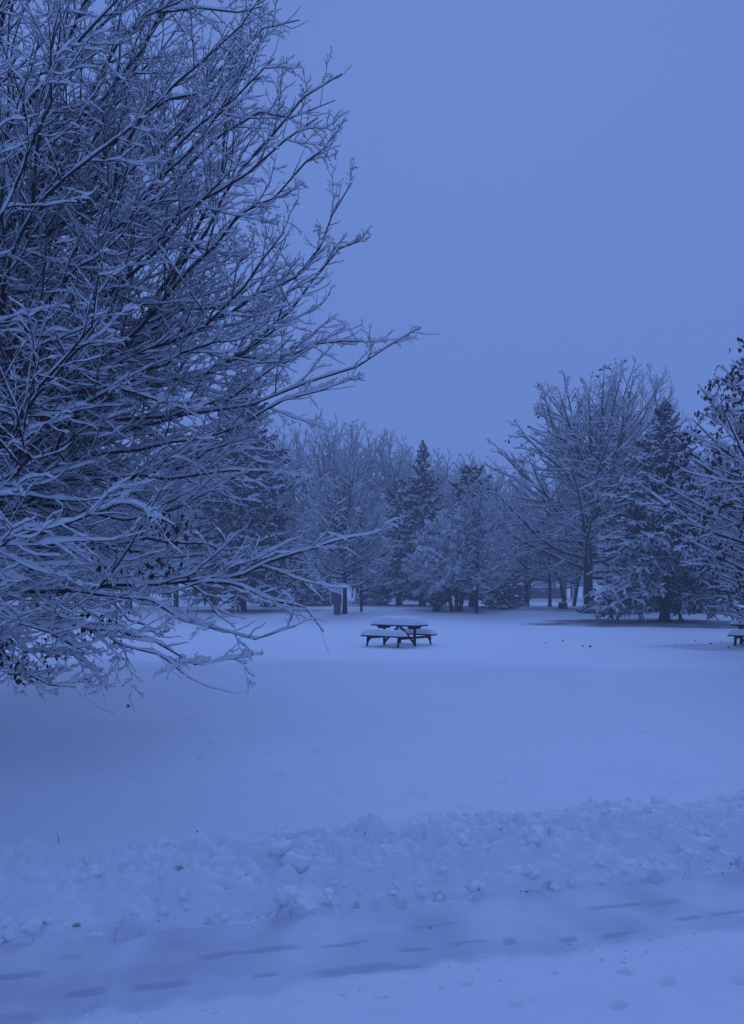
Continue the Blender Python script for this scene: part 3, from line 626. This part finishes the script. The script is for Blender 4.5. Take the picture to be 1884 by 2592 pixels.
# ------------------------------------------------------------------ picnic tables
def snow_slab(mb, c, u, v, hl, hw, zt, h, rr, nx=26, ny=12, over=.015):
    "a soft snow cushion on a board"
    a = np.linspace(-1, 1, nx); b_ = np.linspace(-1, 1, ny); A, B_ = np.meshgrid(a, b_)
    e = (1-np.abs(A)**9)*(1-np.abs(B_)**3.2)
    Hh = h*np.clip(e, 0, 1)**.42*(1+.10*fbm(A*2+c[0], B_*1.5, 3)) 
    ea = A*(1-.05*sm(.3, 1, Hh/h)); eb = B_*(1-.08*sm(.3, 1, Hh/h))
    V = np.array(c)[None,None] + ea[...,None]*u*(hl+over) + eb[...,None]*v*(hw+over) + (zt+Hh)[...,None]*UP
    n = nx*ny; idx = np.arange(n).reshape(ny, nx)
    mb.add(V.reshape(-1,3), np.stack([idx[:-1,:-1], idx[:-1,1:], idx[1:,1:], idx[1:,:-1]], -1).reshape(-1,4))
    # underside
    U = V.copy(); U[...,2] = np.minimum(V[...,2], zt) - .001 + np.array(c)[2]*0
    mb.add(U.reshape(-1,3), np.stack([idx[:-1,:-1], idx[1:,:-1], idx[1:,1:], idx[:-1,1:]], -1).reshape(-1,4))
def picnic_table(px, y, label, seed):
    x = (px-CX)/F*y; z0 = gz(x, y); sink = .165
    t = empty('picnic_table', (x, y, z0-sink), label, 'picnic table', 'snow-covered picnic tables on the field')
    a = math.radians(38); u = np.array([math.cos(a), -math.sin(a), 0]); v = np.array([-math.sin(a), -math.cos(a), 0])   # v points towards the viewer's left
    rr = np.random.RandomState(seed)
    # top: five planks
    m_ = MB()
    for k in range(5): m_.box(v*(k-2)*.146 + UP*.735, (.76, .068, .02), u, v)
    top = m_.build('tabletop', WOOD, t, False, bevel=.004)
    m_ = MB(); snow_slab(m_, (0,0,0), u, v, .76, .365, .756, .225, rr); m_.build('snow', SNOW, top)
    for sgn in (1, -1):
        m_ = MB()
        for k in range(2): m_.box(v*sgn*(.70+k*.135-.03) + UP*.445, (.73, .062, .02), u, v)
        be = m_.build('bench', WOOD, t, False, bevel=.004)
        m_ = MB(); snow_slab(m_, v*sgn*.738, u, v, .73, .13, .466, .165, rr); m_.build('snow', SNOW, be)
    for e in (-.54, .54):
        c0 = u*e
        m_ = MB(); m_.beam(c0+UP*-.05, c0+UP*.70, .075, .075); m_.build('post', WOOD, t, False, bevel=.004)
        # bearer under the top, with cut ends
        m_ = MB(); V = []
        for s2 in (-.022, .022):
            for (q, zz) in ((-.34,.714),(.34,.714),(.22,.635),(-.22,.635)): V.append(c0 + u*s2*1.5 + v*q + UP*zz)
        m_.add(V, [[0,1,2,3],[7,6,5,4],[0,4,5,1],[1,5,6,2],[2,6,7,3],[3,7,4,0]]); m_.build('bearer', WOOD, t, False)
        m_ = MB(); m_.beam(c0+v*.80+UP*.392, c0-v*.80+UP*.392, .05, .065); m_.build('crossbeam', WOOD, t, False)
        for sgn in (1, -1):
            m_ = MB(); m_.beam(c0+v*sgn*.66+UP*.42, c0+v*sgn*.80+UP*.30, .06, .07); m_.beam(c0+v*sgn*.765+UP*.335, c0+v*sgn*.87+UP*.0, .05, .052); m_.build('leg', WOOD, t, False)
        m_ = MB(); m_.beam(u*.03*np.sign(e)+UP*.70, c0*.96+UP*.24, .04, .055); m_.build('brace', WOOD, t, False)
    return t
picnic_table(1011, 21.3, 'picnic table deep in snow standing alone in the middle of the field', 1)
picnic_table(1929, 21.3, 'picnic table deep in snow cut by the right edge of the view', 2)

# ------------------------------------------------------------------ small things
def boxy(name, px, y, py0, py1, w, d, mat_, label, cat, cap=.10, legs=False):
    x = (px-CX)/F*y; z0 = gz(x, y); H = (py1-py0)/F*y
    e = empty(name, (x, y, z0), label, cat)
    m_ = MB(); zb = H*.42 if legs else -.1
    m_.box((0,0,(zb+H-cap)/2), (w/2, d/2, (H-cap-zb)/2)); m_.build('cabinet', mat_, e, False, bevel=.02)
    if legs:
        m_ = MB(); m_.box((w*.08,0,(zb-.3)/2+.001), (w*.34, d*.36, (zb+.3)/2)); m_.build('plinth', mat_, e, False)
        m_ = MB(); m_.box((w*.05,-d/2-.008,zb+(H-cap-zb)*.5), (w*.36, .008, (H-cap-zb)*.42)); p = m_.build('door', mat_, e, False, bevel=.004)
        m_ = MB(); m_.box((w*.30,-d/2-.024,zb+(H-cap-zb)*.5), (.015, .008, .06)); m_.build('handle', DARKM, p, False)
    m_ = MB(); snow_slab(m_, (0,0,0), np.array([1.,0,0]), np.array([0,-1.,0]), w/2, d/2, H-cap+.002, cap, rs, 14, 10); m_.build('snow', SNOW, e)
boxy('utility_box', 852, 45, 1474, 1538, .62, .45, METAL, 'grey metal utility cabinet on a plinth beside a straight tree stem', 'utility box', .09, True)
boxy('storage_box', 1425, 54, 1514, 1532, .55, .5, DARKM, 'small brown box on the snow left of the large spruce', 'box', .08)
boxy('storage_box', 1490, 48, 1518, 1540, .80, .5, DARKM, 'dark low box half hidden by the lower boughs of the spruce', 'box', .08)
# post beside the spruce
x, y = place(1722, 0, 37.0); e = empty('wooden_post', (x, y, gz(x, y)), 'short dark wooden post standing right of the spruce trunk', 'post')
m_ = MB(); m_.box((0,0,.17), (.065,.065,.27)); m_.build('post', WOOD, e, False, bevel=.01)
m_ = MB(); lump(m_, (.13,0,.06), .08, rs, 1.); lump(m_, (.10,.0,.2), .05, rs, 1.); m_.build('stub', BARK, e)
# far low building with a snowy roof and a snow-capped boulder
x, y = place(1352, 0, 112); z0 = gz(x, y); e = empty('low_building', (x, y, z0), 'long low hazy building under a flat snowy roof behind the forked trees', 'building')
m_ = MB(); m_.box((0,0,.7), (3.6,2.5,.9)); m_.build('wall', WALL, e, False)
m_ = MB(); m_.box((0,0,1.72), (3.9,2.8,.115)); m_.build('roof', SNOW, e, False, bevel=.05)
for k in (-2.3, -.6, 1.3): m_ = MB(); m_.box((k,-2.51,.85), (.45,.02,.3)); m_.build('window', DARKM, e, False)
x, y = place(1303, 0, 88); e = empty('boulder', (x, y, gz(x, y)), 'rounded dark boulder with a thick cap of snow in the far gap', 'boulder')
m_ = MB(); lump(m_, (0,0,.1), .62, np.random.RandomState(3), .75, 8, .08); m_.build('rock', DARKM, e)
m_ = MB(); lump(m_, (0,0,.36), .60, np.random.RandomState(3), .55, 8, .05); m_.build('snow', SNOW, e)
# twig poking from the bank and a few stems near the low limb
def twig(px, py, y, pts, label, z=None):
    x = (px-CX)/F*y; z0 = gz(x, y); m_ = MB(); P = spline(pts, 7)[None]; tubes(m_, P, np.linspace(.0035,.0015,7)[None], 5)
    o = m_.build('twig', BARK); o.location = (x, y, z0); tag(o, label, 'twig')
twig(147, 2080, 6.2, [(0,0,-.03),(.005,0,.03),(-.004,0,.09)], 'lone dry twig poking up from the top of the snow bank')
twig(215, 1735, 12.6, [(0,0,-.03),(.02,0,.07),(.05,0,.16)], 'bent twig poking from the snow under the low limb')
twig(1612, 1640, 20, [(0,0,-.03),(-.01,0,.05),(-.03,0,.10)], 'thin stalk standing alone on the field before the spruce')
# fallen leaves and bark bits on the snow before the right-hand table
rr = np.random.RandomState(4)
fl = [(1382,1628),(1425,1622),(1476,1637),(1494,1638),(1712,1629),(1760,1622),(1800,1631),(1825,1624),(1824,1643),(1845,1640),(325,1735)]
for px, py in fl:
    y = CAMZ*F/(py-HY); x = (px-CX)/F*y; m_ = MB(); L = rr.uniform(.03, .05)
    V = [(-L,0,.012),(0,-L*.5,.004),(L,0,.02),(0,L*.5,.03),(-L*.3,0,.045),(L*.4,0,.05)]
    m_.add(V, [[0,1,4,4][:4],[0,4,5,3],[1,2,5,4],[2,3,5,5]][1:3]); m_.add(V, [[0,1,2,3]])
    o = m_.build('fallen_leaf', LEAF, smooth=False); o.location = (x, y, gz(x, y)); o.rotation_euler.z = rr.uniform(0, 3)
    tag(o, 'curled dark leaf lying on the smooth snow of the field', 'leaf', 'fallen leaves scattered on the field')

# ------------------------------------------------------------------ haze
m = bpy.data.materials.new('haze'); m.use_nodes = True; nt = m.node_tree; nt.nodes.clear()
out = nt.nodes.new('ShaderNodeOutputMaterial'); pv = nt.nodes.new('ShaderNodeVolumePrincipled')
pv.inputs['Color'].default_value = (.93,.94,.97,1); pv.inputs['Density'].default_value = .0031; pv.inputs['Anisotropy'].default_value = .2
nt.links.new(pv.outputs['Volume'], out.inputs['Volume'])
m_ = MB(); m_.box((0, 250, 11.5), (440, 280, 13.5)); h = m_.build('haze', m, smooth=False); tag(h, 'thin bluish winter haze over the field', 'haze', kind='stuff')

# ------------------------------------------------------------------ sky and light
w = bpy.data.worlds.new('World'); bpy.context.scene.world = w; w.use_nodes = True; nt = w.node_tree
bg = nt.nodes['Background']; sky = nt.nodes.new('ShaderNodeTexSky'); sky.sky_type = 'NISHITA'; sky.sun_disc = False
SE, SR = math.radians(40), math.radians(8)
sky.sun_elevation = SE; sky.sun_rotation = SR
tc = nt.nodes.new('ShaderNodeTexCoord'); sp = nt.nodes.new('ShaderNodeSeparateXYZ'); nt.links.new(tc.outputs['Generated'], sp.inputs[0])
rp = nt.nodes.new('ShaderNodeValToRGB'); el = rp.color_ramp.elements
K = 1.0
def setc(e, c, k): e.color = (c[0]*k, c[1]*k, c[2]*k, 1)
el[0].position = 0; setc(el[0], (.114,.204,.538), 1); el[1].position = 1; setc(el[1], (.130,.221,.530), 1)
e2 = el.new(.12); setc(e2, (.117,.209,.558), 1); e3 = el.new(.55); setc(e3, (.127,.223,.582), 1)
nt.links.new(sp.outputs['Z'], rp.inputs['Fac'])
sc = nt.nodes.new('ShaderNodeVectorMath'); sc.operation = 'SCALE'; mr = nt.nodes.new('ShaderNodeMapRange')   # the cloud is brighter towards the side of the sky behind the viewer
mr.inputs['From Min'].default_value = .15; mr.inputs['From Max'].default_value = -.7; mr.inputs['To Min'].default_value = 10.5; mr.inputs['To Max'].default_value = 12.0
nt.links.new(sp.outputs['Y'], mr.inputs['Value']); nt.links.new(mr.outputs['Result'], sc.inputs['Scale']); nt.links.new(rp.outputs['Color'], sc.inputs[0])
mx = nt.nodes.new('ShaderNodeMix'); mx.data_type = 'RGBA'; mx.inputs['Factor'].default_value = .992
nt.links.new(sky.outputs['Color'], mx.inputs['A']); nt.links.new(sc.outputs[0], mx.inputs['B'])
nt.links.new(mx.outputs['Result'], bg.inputs['Color']); bg.inputs['Strength'].default_value = .1
L = bpy.data.lights.new('sun', 'SUN'); L.energy = .9; L.angle = math.radians(32); L.color = (.25,.395,.92)
lo = bpy.data.objects.new('sun', L); C.objects.link(lo)
# light comes from ahead, beyond the trees, through thick cloud
d = np.array([math.sin(SR)*math.cos(SE), math.cos(SR)*math.cos(SE), math.sin(SE)])
from mathutils import Vector
lo.rotation_euler = Vector([float(v) for v in -d]).to_track_quat('-Z', 'Y').to_euler()

cam = bpy.data.cameras.new('camera'); co = bpy.data.objects.new('camera', cam); C.objects.link(co)
cam.sensor_fit = 'VERTICAL'; cam.sensor_height = 36; cam.lens = F/2592*36; cam.shift_y = (HY-1296)/2592; cam.clip_end = 3000; cam.clip_start = .05
co.location = (0, 0, CAMZ); co.rotation_euler = (math.radians(90), 0, 0)
s = bpy.context.scene; s.camera = co
s.view_settings.view_transform = 'Standard'; s.view_settings.look = 'None'; s.view_settings.gamma = 1; s.view_settings.exposure = 0
s.render.engine = 'CYCLES'; s.cycles.max_bounces = 8; s.cycles.diffuse_bounces = 6; s.cycles.volume_bounces = 2; s.cycles.use_denoising = True
